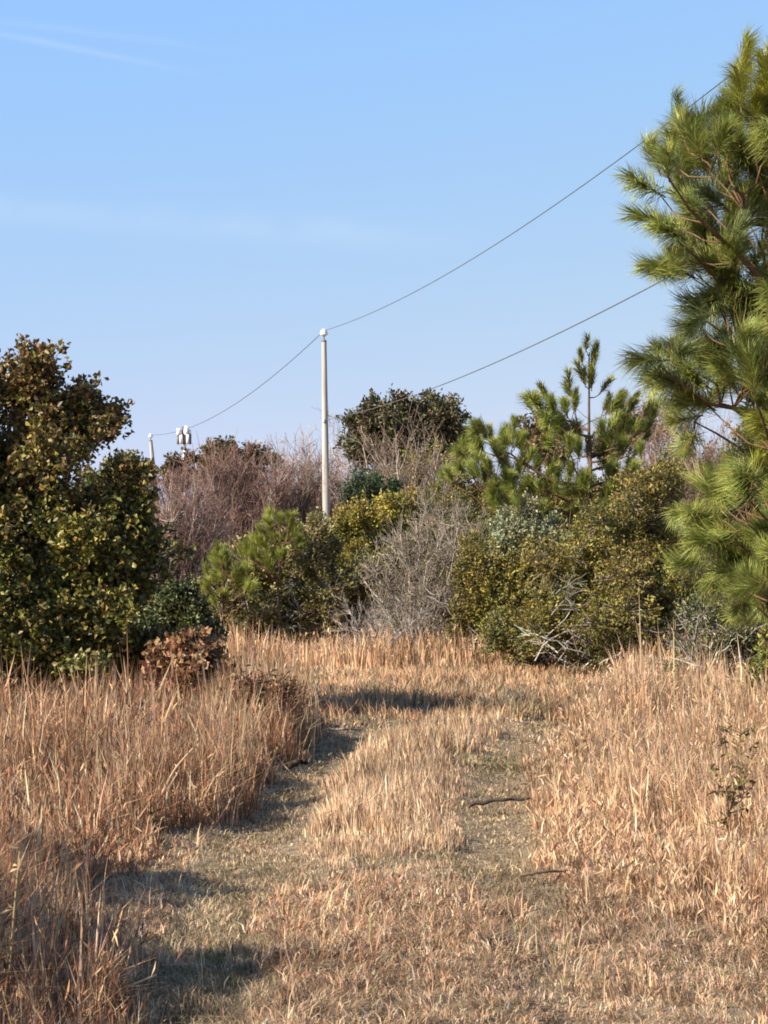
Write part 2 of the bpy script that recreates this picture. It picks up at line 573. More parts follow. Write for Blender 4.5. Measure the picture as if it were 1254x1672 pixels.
        C = np.clip(.84 * C * np.exp((cell2 - .5) * .75 + (noise2(px, py, .7) - .5) * .5)[:, None], .01, .85)
        add_blades(tall if zi in (4, 5, 6) else short, P, H, W, az, lean, C)
        if zi in (5, 6, 4):                                 # feathery seed heads on some stems
            s = RNG.random(n) < .16
            ns = int(s.sum())
            if ns:
                Q = P[s] + np.stack([np.cos(az[s]) * H[s] * lean[s] * .6, np.sin(az[s]) * H[s] * lean[s] * .6, H[s] * (.62 + .3 * RNG.random(ns)) * (1 - .4 * lean[s])], 1)
                ax = np.stack([RNG.normal(0, .5, ns), RNG.normal(0, .5, ns), .4 + RNG.random(ns)], 1)
                add_leaves(tall, Q, ax, .05 + .05 * RNG.random(ns), np.maximum(.006, .0009 * P[s][:, 1]), pick(STRAW if zi != 5 else RUST, ns) * 1.1)
for (y0, y1, n, h0, h1, back) in ((12.3, 13.9, 3400, .30, .76, .7), (16.2, 18.3, 4200, .30, .78, .75), (13.9, 16.2, 900, .3, .6, .5), (7.6, 8.8, 1200, .3, .6, .5)):
    y = y0 + (y1 - y0) * RNG.random(n)                      # the dense outer corners of the left stand
    x = np.interp(y, BND_L[:, 0], BND_L[:, 1]) - .02 - back * RNG.random(n) ** .8 + .45 * (noise2(y * 0, y, 2.2) - .5) + .3 * (noise2(y * 0 + 4, y, 7.0) - .5) + RNG.normal(0, .06, n)
    cl = noise2(x, y, 3.0)
    add_blades(tall, np.stack([x, y, ground_z(x, y) - .005], 1), (h0 + (h1 - h0) * RNG.random(n)) * (.35 + 1.1 * cl), .0005 * y * (.6 + .9 * RNG.random(n)), RNG.random(n) * 6.28,
               .05 + .75 * RNG.random(n) ** 1.5, np.where((noise2(x, y, 5.0) > .56)[:, None], .84 * pick(STRAW, n), .8 * pick(RUST, n)))
tag(tall.build('tall_grass', M_GRASS), 'tall dry rust and straw coloured grass standing on both sides of the track', 'grass', None, 'stuff')
tag(short.build('mown_grass', M_GRASS), 'short dry mown grass and stubble covering the track', 'grass', None, 'stuff')

# a few green weeds in the rut
gm = MB()
for (gpx, gpy, n, s) in ((335, 1575, 420, .16), (350, 1540, 120, .12), (700, 1490, 120, .3), (650, 1640, 150, .3), (640, 1180, 500, .7), (850, 1240, 500, .4)):
    d = FPX * CAMH / (gpy - HORIZON)
    c = at(gpx, gpy, d)
    qx, qy = c[0] + RNG.normal(0, s * .6, n), c[1] + RNG.normal(0, s, n)
    add_blades(gm, np.stack([qx, qy, ground_z(qx, qy)], 1), .02 + .04 * RNG.random(n), np.maximum(.004, .0005 * qy), RNG.random(n) * 6.3, .3 + .7 * RNG.random(n),
               pick([((.14, .17, .045), 3), ((.22, .23, .07), 2), ((.09, .12, .035), 1)], n))
tag(gm.build('green_weeds', M_GRASS), 'low green weeds sprouting in the wheel ruts', 'weeds', None, 'stuff')


# ------------------------------------------------------------------ woody plants
def gpt(px, d):
    x = (px - 627.0) / FPX * d
    return np.array([x, d, float(ground_z(x, d)) - 0.03])


def limb(mb, a, b, r0, r1, col, sag=0.12, n=6, sides=5):
    a, b = np.asarray(a, float), np.asarray(b, float)
    t = np.linspace(0, 1, n)[:, None]
    L = np.linalg.norm(b - a)
    wig = RNG.normal(0, .035 * L, (n, 3)) * np.sin(math.pi * t)
    mid = np.array([0, 0, sag * L]) * np.sin(math.pi * t)
    P = a + (b - a) * t + wig + mid
    add_tube(mb, P, np.linspace(r0, r1, n), col, sides, False)
    return P


def leafy(name, label, cat, d, base_px, lobes, palette, leaf=(.05, .025), per=9, tips=40, sub=7, bark=((.12, .10, .08), (.2, .17, .14)),
          group=None, stems=3, depth=.9, up=.35, mat=None, tip_pal=None, twig_r=.006, show_twigs=.5, spread=.11, dens=1.45, dead=0):
    """evergreen or dead-leafed shrub: stems, limbs to each lobe, twigs to the outside and leaves in sprays round the twig tips"""
    reseed(label)
    base = gpt(base_px, d)
    root = thing(name, base, label, cat, group)
    wood, crown = MB(), MB()
    m = PX(d)
    zb = base[2]
    for (lx, ly, rx, ry) in lobes:
        dd = d + RNG.normal(0, .25) * rx * m
        c = at(lx, ly, dd)
        R = np.array([rx * m, rx * m * depth, ry * m])
        c[2] = max(c[2], zb + R[2] * .75)
        bcol = np.array(bark[0]) + RNG.random() * (np.array(bark[1]) - np.array(bark[0]))
        st = base + np.array([RNG.normal(0, .12), RNG.normal(0, .12), 0])
        lp = limb(wood, st, c, .014 + .016 * (rx * m), .010, bcol, .05)
        dirs = unit(RNG.normal(size=(sub, 3)) + np.array([0, -.25, .2]))
        for sdir in np.concatenate([dirs, [[0, 0, 0.01]]]):
            k = .6 + .38 * RNG.random()
            sc_ = c + sdir * R * k
            sr = R * (.36 + .24 * RNG.random()) if np.linalg.norm(sdir) > .1 else R * .6
            if sc_[2] < zb + .1:
                continue
            limb(wood, lp[-2], sc_, .009, .005, bcol, .05, 4, 4)
            nt = max(5, int(dens * tips * (sr[0] / m / 20) ** 1.1))
            u = unit(RNG.normal(size=(nt, 3)))
            rad = RNG.random((nt, 1)) ** .5 * (1 + .35 * (RNG.random((nt, 1)) < .22) * RNG.random((nt, 1)))
            T = sc_ + u * rad * sr
            nsh = max(1, nt // 12)                       # longer shoots that break the outline
            sh = sc_ + unit(unit(RNG.normal(size=(nsh, 3))) + sdir * .9 + np.array([0, 0, .75])) * sr * (1.05 + .55 * RNG.random((nsh, 1)))
            f_ = RNG.random((nsh * 3, 1)) * .45 + .55
            T = np.concatenate([T, sc_ + (np.repeat(sh, 3, 0) - sc_) * f_])
            lobe_tone = math.exp(RNG.normal(0, .16))
            T = T[T[:, 2] > zb + .04]
            nt = len(T)
            if nt == 0:
                continue
            od = unit(unit(T - c) * .8 + np.array([0, 0, up]) + RNG.normal(0, .35, (nt, 3)))
            tw = RNG.random(nt) < show_twigs
            add_segs(wood, (sc_ + (T - sc_) * .15)[tw], T[tw], twig_r, twig_r * .6, pick([(bcol, 1)], int(tw.sum())))
            nl = nt * per
            TT, OO = np.repeat(T, per, 0), np.repeat(od, per, 0)
            t = RNG.random((nl, 1))
            Q = TT + OO * (t - .6) * spread * 1.5 + RNG.normal(0, spread * .28, (nl, 3))
            ax = OO * .5 + RNG.normal(0, .7, (nl, 3))
            tone = np.exp(np.repeat(RNG.normal(0, .16, nt), per))[:, None]
            C = pick(palette, nl) * tone * 1.35 * lobe_tone * np.exp(RNG.normal(0, .045, 3))
            if tip_pal is not None:
                zt = np.clip((Q[:, 2] - zb) / max(1e-3, (at(0, min(l[1] - l[3] for l in lobes), d)[2] - zb)), 0, 1)
                sw = RNG.random(nl) < np.clip((zt - .55) * 2.0, 0, .8)
                C[sw] = pick(tip_pal, int(sw.sum()))
            s = .7 + .6 * RNG.random(nl)
            add_leaves(crown, Q, ax, leaf[0] * s, leaf[1] * s, C)
    for _ in range(dead):                                  # bleached dead stems on the near side of the crown
        low_ = sorted(lobes, key=lambda q_: -q_[1])[:max(2, len(lobes) * 2 // 3)]
        lx, ly, rx, ry = low_[RNG.integers(len(low_))]
        a0 = at(lx + RNG.normal(0, .5) * rx, ly + (.3 + .6 * RNG.random()) * ry, d - rx * m * (.6 + .3 * RNG.random()))
        a0[2] = max(a0[2], zb + .1)
        dv = unit(np.array([RNG.normal(0, 1), RNG.normal(0, .35), .15 + .7 * RNG.random()]))
        b0 = a0 + dv * m * (35 + 70 * RNG.random())
        pc = pick(GREYBARK, 1, .3)[0] * .68
        Pd = limb(wood, a0, b0, m * 1.25, m * .6, pc, .08, 6, 4)
        for _k in range(3):
            j = RNG.integers(2, 5)
            limb(wood, Pd[j], Pd[j] + unit(dv + RNG.normal(0, .6, 3)) * m * (15 + 25 * RNG.random()), m * .8, m * .5, pc, .06, 4, 3)
    wood.build('stems', M_TWIG, root)
    crown.build('crown', mat or M_LEAF, root)
    return root


def bare(name, label, cat, d, base_px, tips, palette, fine, n_fine=26, r0=.03, group=None, spread=.35, twl=.46, buds=0, multi=4, lv3=5, wild=.55):
    """leafless shrub or tree: limbs to the given outer points, then two more orders of upward twigs"""
    reseed(label)
    base = gpt(base_px, d)
    root = thing(name, base, label, cat, group)
    wood, crown = MB(), MB()
    m = PX(d)
    fork = [base + np.array([RNG.normal(0, .18), RNG.normal(0, .18), 0]) for _ in range(multi)]
    for (tx, ty) in tips:
        T = at(tx, ty, d + RNG.normal(0, .6))
        b = fork[RNG.integers(multi)]
        H = np.linalg.norm(T - b)
        col = pick(palette, 1)[0]
        P = limb(wood, b, b + (T - b) * .9, r0 * (.7 + .6 * RNG.random()), r0 * .28, col, .06, 9, 5)
        # second order
        n2 = n_fine
        f = .25 + .75 * RNG.random(n2) ** .8
        A = np.stack([np.interp(f, np.linspace(0, 1, 9), P[:, i]) for i in range(3)], 1)
        dirs = unit((T - b)[None] / H * .8 + RNG.normal(0, wild, (n2, 3)) + np.array([0, 0, .35]))
        L = H * twl * (.35 + .65 * RNG.random(n2)) * (1.15 - .7 * f)
        M = A + dirs * L[:, None] * .5 + RNG.normal(0, .03, (n2, 3)) * L[:, None]
        E = M + unit(dirs + np.array([0, 0, .35]) + RNG.normal(0, .2, (n2, 3))) * L[:, None] * .5
        c2 = pick(palette, n2)
        rr = r0 * .28
        add_segs(wood, A, M, rr, rr * .75, c2)
        add_segs(wood, M, E, rr * .75, rr * .4, c2)
        # third order: fine twigs
        n3 = n2 * lv3
        i = np.repeat(np.arange(n2), lv3)
        g = RNG.random((n3, 1))
        A3 = np.where(g < .5, A[i] + (M[i] - A[i]) * g * 2, M[i] + (E[i] - M[i]) * (g * 2 - 1))
        d3 = unit(dirs[i] + RNG.normal(0, .5, (n3, 3)) + np.array([0, 0, .3]))
        L3 = L[i][:, None] * (.3 + .4 * RNG.random((n3, 1)))
        E3 = A3 + d3 * L3
        add_segs(crown, A3, E3, max(.0028, m * .42) * .9, max(.0022, m * .3), pick(fine, n3))
        n4 = n3 * 2
        i = np.repeat(np.arange(n3), 2)
        A4 = A3[i] + (E3[i] - A3[i]) * RNG.random((n4, 1))
        d4 = unit(d3[i] + RNG.normal(0, .6, (n4, 3)) + np.array([0, 0, .25]))
        add_segs(crown, A4, A4 + d4 * L3[i] * .6, max(.0025, m * .34), max(.002, m * .24), pick(fine, n4))
        if buds:
            nb = n4 // buds
            j = RNG.choice(n4, nb, replace=False)
            add_leaves(crown, A4[j] + d4[j] * L3[i][j] * .5, RNG.normal(size=(nb, 3)), .035, .02, pick(fine, nb))
    wood.build('stems', M_TWIG, root)
    tag(crown.build('twigs', M_TWIG, root), None, None, None, 'stuff')
    return root


OLIVE = [((.085, .088, .022), 4), ((.12, .115, .03), 3), ((.06, .065, .02), 3), ((.16, .14, .035), 1.4), ((.14, .09, .03), 1)]
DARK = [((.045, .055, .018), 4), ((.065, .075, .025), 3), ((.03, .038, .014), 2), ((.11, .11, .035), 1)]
MYRTLE = [((.115, .105, .022), 4), ((.155, .13, .028), 3), ((.078, .078, .02), 3), ((.17, .11, .03), 1.3), ((.215, .17, .035), 1.4)]
YELLOWG = [((.20, .165, .03), 4), ((.26, .20, .04), 2), ((.13, .12, .03), 2)]
GREYG = [((.20, .21, .12), 3), ((.27, .27, .17), 2), ((.13, .145, .07), 3), ((.38, .36, .26), .8)]
BROWNTIP = [((.19, .11, .045), 3), ((.14, .095, .035), 3), ((.24, .15, .07), 1)]
OAKC = [((.058, .058, .024), 4), ((.085, .072, .034), 3), ((.11, .075, .04), 2.4), ((.035, .04, .018), 2)]
DEADB = [((.28, .16, .085), 4), ((.38, .24, .14), 3), ((.18, .10, .06), 3), ((.44, .31, .2), 1)]
GREYBARK = [((.34, .30, .27), 3), ((.45, .41, .37), 2), ((.24, .21, .19), 2)]
REDTWIG = [((.235, .14, .115), 4), ((.30, .19, .155), 3), ((.165, .095, .08), 3)]
PALETWIG = [((.42, .36, .34), 3), ((.52, .46, .44), 2), ((.33, .27, .26), 2)]
TANTWIG = [((.32, .23, .17), 3), ((.24, .17, .12), 3), ((.42, .33, .26), 1)]

# big evergreen shrub at the left edge
leafy('evergreen_shrub', 'large broad-leaved evergreen shrub with bronze tips at the picture\'s left edge', 'shrub', 20, 40,
      [(25, 655, 78, 78), (-50, 770, 130, 130), (126, 694, 68, 46), (50, 840, 115, 100), (205, 800, 42, 48), (150, 905, 92, 92), (30, 980, 150, 125),
       (190, 985, 72, 98), (215, 890, 45, 70), (-90, 950, 150, 150), (90, 1075, 115, 60), (-130, 650, 100, 100), (225, 1060, 45, 50)],
      [((.098, .096, .02), 4), ((.14, .13, .028), 3), ((.045, .048, .014), 2.6), ((.19, .155, .04), 1.6), ((.16, .105, .035), 1.8)],
      leaf=(.066, .042), per=11, tips=26, sub=9, group='evergreen shrubs', tip_pal=BROWNTIP, spread=.10, twig_r=.005, dens=.78, show_twigs=.8)
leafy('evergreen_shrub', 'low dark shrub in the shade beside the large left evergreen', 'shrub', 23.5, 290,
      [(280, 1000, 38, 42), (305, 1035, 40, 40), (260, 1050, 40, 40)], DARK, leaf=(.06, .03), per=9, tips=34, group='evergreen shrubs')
leafy('dead_leaf_shrub', 'small bush of curled dead brown leaves under the large left evergreen', 'shrub', 18.7, 318,
      [(312, 1085, 42, 30), (345, 1102, 38, 28), (280, 1100, 36, 28), (318, 1062, 24, 18), (372, 1118, 30, 22)], [(tuple(.72 * q_ for q_ in c_), w_) for c_, w_ in DEADB], leaf=(.075, .04), per=7, tips=26, mat=M_DEADLEAF, bark=((.2, .12, .08), (.3, .2, .13)))
leafy('dead_leaf_shrub', 'dark brown dead weed clump ending the left tall grass at the bend', 'weeds', 17.0, 440,
      [(442, 1150, 34, 36), (450, 1185, 30, 32), (410, 1165, 36, 40), (380, 1180, 36, 36)], [((.16, .09, .055), 3), ((.24, .14, .08), 3), ((.09, .055, .035), 2)], leaf=(.06, .02), per=7, tips=26, mat=M_DEADLEAF)

# row in front of the pole
leafy('evergreen_shrub', 'mixed olive shrub in the middle, below the white pole', 'shrub', 36, 480,
      [(405, 965, 66, 62), (470, 930, 70, 72), (530, 925, 55, 72), (440, 1012, 100, 40), (560, 985, 55, 60), (350, 1005, 45, 45), (515, 1010, 60, 40), (440, 975, 90, 70), (540, 965, 80, 80), (390, 1000, 70, 50)],
      [((.14, .125, .035), 4), ((.18, .155, .045), 3), ((.10, .095, .03), 3), ((.21, .16, .07), 1.5)], leaf=(.075, .036), per=8, tips=26, group='evergreen shrubs', bark=((.30, .26, .22), (.44, .39, .34)), show_twigs=1.0, twig_r=.009, dead=30)
leafy('evergreen_shrub', 'yellow-green shrub top just right of the pole foot', 'shrub', 41, 620,
      [(568, 868, 36, 42), (612, 848, 40, 38), (662, 832, 40, 32), (590, 905, 50, 50)], YELLOWG, leaf=(.075, .036), per=8, tips=26, group='evergreen shrubs', twig_r=.008)
leafy('evergreen_shrub', 'olive shrub between grey bare bush and grey-green groundsel', 'shrub', 33, 795,
      [(790, 955, 58, 66), (800, 1030, 74, 48), (762, 1000, 36, 66), (850, 1005, 60, 78), (900, 1000, 60, 80), (815, 985, 80, 70), (880, 950, 60, 60)], MYRTLE, leaf=(.065, .030), per=9, tips=30,
      group='evergreen shrubs', twig_r=.007, dead=24)
leafy('evergreen_shrub', 'low ragged olive-brown shrub spilling into the grass edge, right of centre', 'shrub', 30.5, 880,
      [(860, 1060, 50, 34), (905, 1072, 46, 30), (820, 1050, 40, 40), (950, 1080, 50, 30), (1010, 1085, 55, 30)], MYRTLE + OLIVE, leaf=(.06, .026), per=7, tips=26, group='evergreen shrubs', twig_r=.007,
      show_twigs=1.0, bark=((.24, .19, .15), (.4, .34, .28)), dead=26)
leafy('groundsel_bush', 'pale grey-green bush with cream seed heads in front of the middle pine', 'shrub', 33.4, 855,
      [(858, 862, 42, 44), (838, 895, 44, 44), (882, 898, 40, 46), (815, 885, 26, 32), (858, 925, 46, 40)], GREYG, leaf=(.06, .026), per=9, tips=32, up=.8)
leafy('evergreen_shrub', 'broad brown-olive myrtle shrub filling the brush left of the big pine', 'shrub', 28.5, 1000,
      [(1015, 870, 66, 70), (1058, 805, 55, 58), (930, 945, 70, 74), (1035, 930, 92, 92), (958, 1035, 92, 58), (1075, 1025, 80, 68), (1120, 880, 60, 80), (900, 1040, 55, 50), (1000, 1000, 95, 80), (1090, 950, 80, 90), (1130, 990, 70, 80)],
      MYRTLE, leaf=(.058, .026), per=9, tips=30, group='evergreen shrubs', twig_r=.006, show_twigs=.7, bark=((.2, .16, .12), (.34, .29, .24)), dead=46, dens=1.3)
leafy('evergreen_shrub', 'dark thin-leaved shrub with pale dead twigs at the lower right edge', 'shrub', 24, 1190,
      [(1175, 1030, 66, 62), (1250, 1000, 76, 84), (1245, 1085, 56, 40), (1140, 1075, 45, 36), (1340, 1020, 90, 90)], OLIVE + DARK, leaf=(.055, .024), per=7, tips=22, group='evergreen shrubs',
      twig_r=.007, show_twigs=1.0, bark=((.34, .31, .28), (.5, .46, .42)), dead=34)
leafy('evergreen_shrub', 'small bright green bush tucked below the big pine at the right edge', 'shrub', 20.5, 1250,
      [(1242, 1120, 26, 34), (1262, 1085, 30, 40), (1300, 1100, 40, 50)], [((.15, .16, .03), 3), ((.10, .12, .025), 3), ((.2, .19, .04), 1)], leaf=(.05, .022), per=8, tips=34, group='evergreen shrubs')

# grey bare bush in the centre
bare('bare_bush', 'grey leafless bush in the centre of the brush', 'shrub', 34.5, 690,
     [(600, 905), (625, 880), (650, 850), (680, 825), (700, 800), (730, 805), (760, 815), (785, 840), (790, 880), (720, 860), (660, 900), (740, 900), (585, 930), (805, 860), (770, 850), (670, 960), (730, 950), (600, 960), (640, 940), (700, 930)],
     [((.30, .26, .22), 3), ((.40, .355, .31), 1.5), ((.22, .185, .155), 2)], [((.27, .225, .18), 3), ((.35, .30, .25), 2), ((.19, .15, .11), 3)], 22, .034, buds=0, wild=.8, lv3=4, twl=.4)
bare('bare_bush', 'low tangle of grey dead branches at the brush edge, centre', 'shrub', 32.8, 640,
     [(540, 1005), (570, 1015), (600, 1000), (640, 995), (680, 1010), (720, 1020), (560, 985), (700, 990)],
     GREYBARK, [((.26, .22, .19), 3), ((.17, .14, .12), 3), ((.36, .33, .3), 1)], 14, .024, wild=1.0)
# reddish thicket left of the pole
for (lab, d, bp, tips, pal, nf) in (
        ('reddish bare thicket beside the left evergreen, lowest of the thickets', 44, 290,
         [(232, 850), (245, 810), (262, 790), (290, 785), (320, 780), (345, 800), (240, 890), (280, 830), (320, 830), (360, 840), (260, 870), (235, 920), (270, 910), (310, 900), (340, 880)], REDTWIG, 42),
        ('tall reddish-brown bare thicket with pale stems below the antenna mast', 61, 390,
         [(315, 775), (340, 755), (365, 745), (395, 742), (425, 750), (450, 765), (350, 800), (400, 790), (440, 800), (380, 830), (340, 850), (410, 850), (450, 840)], REDTWIG, 46),
        ('greyish-red bare thicket directly left of the white pole', 62, 490,
         [(445, 765), (470, 750), (500, 755), (525, 765), (455, 800), (490, 790), (520, 800), (545, 780), (565, 790), (500, 830)], [((.25, .165, .135), 3), ((.33, .24, .2), 2), ((.17, .11, .09), 3)], 44)):
    bare('bare_thicket', lab, 'shrub', d, bp, tips, GREYBARK, pal, nf, .045, 'bare thickets')
bare('bare_tree', 'pale leafless tree behind the white pole', 'tree', 69, 560, [(535, 700), (520, 720), (555, 690), (580, 705), (600, 715), (560, 725), (590, 745), (500, 740)], PALETWIG, PALETWIG, 16, .06, 'bare trees', lv3=2)
bare('bare_tree', 'thin pale leafless tree left of the white pole against the sky', 'tree', 70, 480, [(455, 730), (475, 715), (495, 705), (510, 725), (465, 745), (490, 740)], PALETWIG, PALETWIG, 14, .055, 'bare trees', lv3=2)
bare('bare_tree', 'tan leafless tree standing before the round dark oak', 'tree', 50, 670, [(620, 720), (650, 700), (690, 715), (720, 735), (640, 760), (690, 760), (590, 750), (740, 765)],
     [((.36, .30, .25), 3), ((.46, .40, .35), 1)], [((.26, .18, .14), 3), ((.19, .13, .10), 2), ((.34, .26, .21), 1)], 22, .05, 'bare trees')
bare('bare_thicket', 'brown bare thicket showing between middle pine and big pine', 'shrub', 38, 1120,
     [(1065, 660), (1085, 665), (1105, 670), (1130, 690), (1160, 700), (1185, 715), (1080, 720), (1120, 740), (1160, 760), (1060, 740), (1200, 760)], TANTWIG,
     [((.30, .20, .15), 3), ((.24, .155, .115), 3), ((.38, .28, .22), 1)], 24, .03, 'bare thickets')

# evergreens behind
leafy('live_oak', 'dark round-topped evergreen oak behind the brush, right of the pole', 'tree', 62, 665,
      [(605, 702, 38, 38), (640, 694, 50, 40), (690, 700, 54, 42), (735, 714, 36, 36), (660, 725, 80, 46), (715, 740, 52, 40), (668, 712, 84, 50), (610, 735, 44, 36), (690, 760, 70, 36)], OAKC, leaf=(.15, .07), per=8, tips=34, twig_r=.012, spread=.16, up=.2)
leafy('red_cedar', 'small dark green cedar at the foot of the tan bare tree', 'tree', 47, 600, [(596, 800, 32, 36), (620, 820, 30, 34), (585, 835, 30, 34)],
      [((.04, .06, .028), 3), ((.06, .08, .04), 2), ((.03, .045, .02), 2)], leaf=(.09, .03), per=9, tips=34, up=.9)
leafy('distant_tree', 'small dark tree beside the foot of the antenna mast', 'tree', 92, 286, [(288, 768, 18, 20), (276, 782, 16, 16), (300, 785, 18, 16)], OAKC, leaf=(.2, .1), per=7, tips=50, twig_r=.015, spread=.2, group='distant trees')
leafy('distant_tree', 'brown-green rounded tree top above the reddish thicket', 'tree', 76, 385, [(340, 755, 26, 22), (380, 745, 36, 20), (420, 750, 26, 18), (380, 785, 60, 30)],
      [((.10, .075, .035), 3), ((.13, .09, .05), 3), ((.07, .06, .03), 2)], leaf=(.17, .085), per=6, tips=30, twig_r=.013, spread=.2, group='distant trees')
leafy('distant_tree', 'olive tree top beside the far pole, behind the left evergreen', 'tree', 60, 215, [(205, 770, 32, 28), (170, 800, 40, 36), (232, 795, 20, 22)], OLIVE, leaf=(.14, .07), per=7, tips=36, twig_r=.011, spread=.16, group='distant trees')
leafy('distant_tree', 'brownish broad-leaved tree behind the middle pine', 'tree', 46, 970, [(880, 705, 26, 34), (910, 730, 36, 36), (1050, 690, 30, 30), (1010, 720, 40, 36)],
      [((.12, .085, .04), 3), ((.16, .10, .055), 2), ((.08, .07, .03), 2)], leaf=(.10, .05), per=7, tips=32, twig_r=.009, spread=.13, group='distant trees')
leafy('distant_tree', 'olive brush mass behind the big pine at the right edge', 'tree', 42, 1230, [(1210, 790, 60, 60), (1150, 820, 60, 60), (1290, 760, 80, 90), (1380, 780, 80, 90), (1200, 880, 80, 80)], MYRTLE, leaf=(.09, .045), per=8, tips=26, group='distant trees')
fill = [(235, 43, 1000, 40, OLIVE, 'low green understorey bush behind the dead brown bush'), (325, 41, 1005, 42, OLIVE, 'low olive understorey bush at the foot of the reddish thicket'),
        (600, 43, 930, 62, OLIVE, 'olive understorey bush behind the low grey tangle'), (700, 41, 950, 66, MYRTLE, 'dim brown-olive bush behind the grey leafless bush'),
        (800, 41, 900, 66, OLIVE, 'olive bush behind the pale groundsel'), (900, 42, 870, 70, MYRTLE, 'brown-olive bush under the middle pine'),
        (1010, 41, 850, 72, OLIVE, 'olive bush right of the middle pine trunk'), (1120, 40, 860, 72, MYRTLE, 'brown-olive bush below the brown bare thicket'),
        (120, 48, 940, 66, OLIVE, 'bush half hidden behind the left evergreen'), (1260, 34, 930, 80, OLIVE, 'dim bush behind the big pine at the right edge'), (770, 46, 855, 50, MYRTLE, 'small bush between the grey leafless bush and the middle pine'), (700, 56, 800, 46, MYRTLE, 'brown-olive bush at the foot of the round oak'), (470, 65, 930, 62, OLIVE, 'dim olive bush behind the young pine')]
for (fx, fd, fy, fr, pal, lab) in fill:
    leafy('understorey_bush', lab, 'shrub', fd, fx, [(fx - 45, fy, fr, fr), (fx + 40, fy - 10, fr, fr), (fx, fy + 35, fr * 1.1, fr), (fx, fy - 20, fr * .8, fr)], pal, leaf=(.09, .045), per=8, tips=22,
          group='understorey bushes', twig_r=.009)
r_ = leafy('distant_woods', 'low dark line of distant scrub woods along the horizon behind everything', 'woods', 120, 600,
           [(x_, 880 + RNG.normal(0, 8), 66, 62 + 12 * RNG.random()) for x_ in range(-300, 1700, 62)], OAKC, leaf=(.3, .15), per=5, tips=13, twig_r=.03, spread=.35, sub=6)
r_['kind'] = 'stuff'
# shrub standing out of the frame on the left whose shadow crosses the left rut
leafy('evergreen_shrub', 'leafy shrub beside the track, left of the picture edge', 'shrub', 6.0, -1400,
      [(-1330, 830, 260, 240), (-1500, 900, 260, 260), (-1200, 1020, 230, 230), (-1400, 1120, 300, 260)], OLIVE, leaf=(.07, .034), per=10, tips=2.6, sub=8, group='evergreen shrubs', spread=.1)
leafy('evergreen_shrub', 'second leafy shrub beside the track, left of the picture edge', 'shrub', 8.2, -950,
      [(-930, 790, 150, 130), (-820, 880, 150, 110), (-1050, 880, 170, 150), (-900, 1050, 220, 160), (-760, 1000, 120, 100)], OLIVE, leaf=(.07, .034), per=10, tips=3.2, sub=7, group='evergreen shrubs', spread=.1)


# ------------------------------------------------------------------ pines with separate needle tufts
def tuft_mesh(seed, n, L, shoot, pal, w=.0052, tight=1.0):
    r = np.random.default_rng(seed)
    n = int(n * (.75 + .5 * r.random()))
    L, shoot = L * (.82 + .32 * r.random()), shoot * (.75 + .6 * r.random())
    sag = r.normal(0, .22, 3) * np.array([1, 1, .4])       # the whole brush hangs a little to one side
    mb = MB()
    t = r.random(n) ** .75
    P = np.stack([r.normal(0, .003, n), r.normal(0, .003, n), t * shoot], 1)
    az = r.random(n) * 2 * math.pi
    ang = np.radians((68 - 42 * t + r.normal(0, 9, n)) * tight)
    D = np.stack([np.sin(ang) * np.cos(az), np.sin(ang) * np.sin(az), np.cos(ang)], 1)
    ln = L * (.75 + .4 * r.random(n))[:, None]
    u, v = basis(unit(D))
    droop = np.array([[0, 0, -1.0]]) * .0 + unit(D * np.array([[1, 1, .0]])) * .10
    mid = P + D * ln * .55
    tip = P + unit(D + droop + sag + r.normal(0, .10, (n, 3))) * ln
    V = np.stack([P - u * w * .4, P + u * w * .4, mid + u * w * .5, mid - u * w * .5, tip], 1).reshape(-1, 3)
    b = np.arange(n)[:, None] * 5
    C = pick(pal, n, .22) * 1.4
    old = r.random(n) < .07 * (t < .35) + .015
    C[old] = pick([((.30, .17, .07), 1)], int(old.sum()))
    mb.add(V, b + np.array([[0, 1, 2, 3]]), np.repeat(C, 5, 0))
    mb.f.append(b + np.array([[3, 2, 4]]) + mb.n - len(V))
    k = len(mb.v)
    add_segs(mb, [[0, 0, -.02]], [[0, 0, shoot]], .006, .004, (.16, .10, .05), 4)
    return mb.mesh('needle_tuft', M_NEEDLE)


GREEN = [((.155, .18, .04), 4), ((.205, .22, .05), 3), ((.10, .125, .032), 2.5), ((.26, .26, .065), 1.2)]
YGREEN = [((.22, .22, .035), 4), ((.28, .26, .045), 2), ((.15, .17, .03), 2)]
BLUEG = [((.115, .135, .048), 3), ((.14, .16, .058), 2), ((.08, .10, .032), 2)]
TUFTS = {'g': [tuft_mesh(s, 330, .19, .22, GREEN) for s in (1, 2, 3, 21, 22, 23, 24)], 'y': [tuft_mesh(s, 330, .19, .22, YGREEN) for s in (4, 5, 25, 26)], 'b': [tuft_mesh(s, 260, .20, .18, BLUEG) for s in (6, 7, 27, 28)],
         'm': [tuft_mesh(s, 190, .18, .19, YGREEN[2:] + GREEN[:2] + GREEN[3:], .009, .82) for s in (8, 9)], 'n': [tuft_mesh(s, 160, .17, .19, OLIVE[:3] + YGREEN, .009, .7) for s in (10, 11)],
         's': [tuft_mesh(s, 110, .17, .16, YGREEN + GREEN, .010, .7) for s in (12, 13)]}


def put_tuft(root, branch, P, D, kind, scale):
    ms = TUFTS[kind]
    o = bpy.data.objects.new('needle_tuft', ms[RNG.integers(len(ms))])
    COL.objects.link(o)
    o.parent = branch
    o.location = Vector(P) - root.location
    q = Vector(D).to_track_quat('Z', 'Y')
    e = q.to_euler()
    o.rotation_mode = 'QUATERNION'
    from mathutils import Quaternion
    o.rotation_quaternion = q @ Quaternion((0, 0, 1), RNG.random() * 6.28)
    o.scale = (scale * (.85 + .3 * RNG.random()), scale * (.85 + .3 * RNG.random()), scale * (.85 + .3 * RNG.random()))
    return o


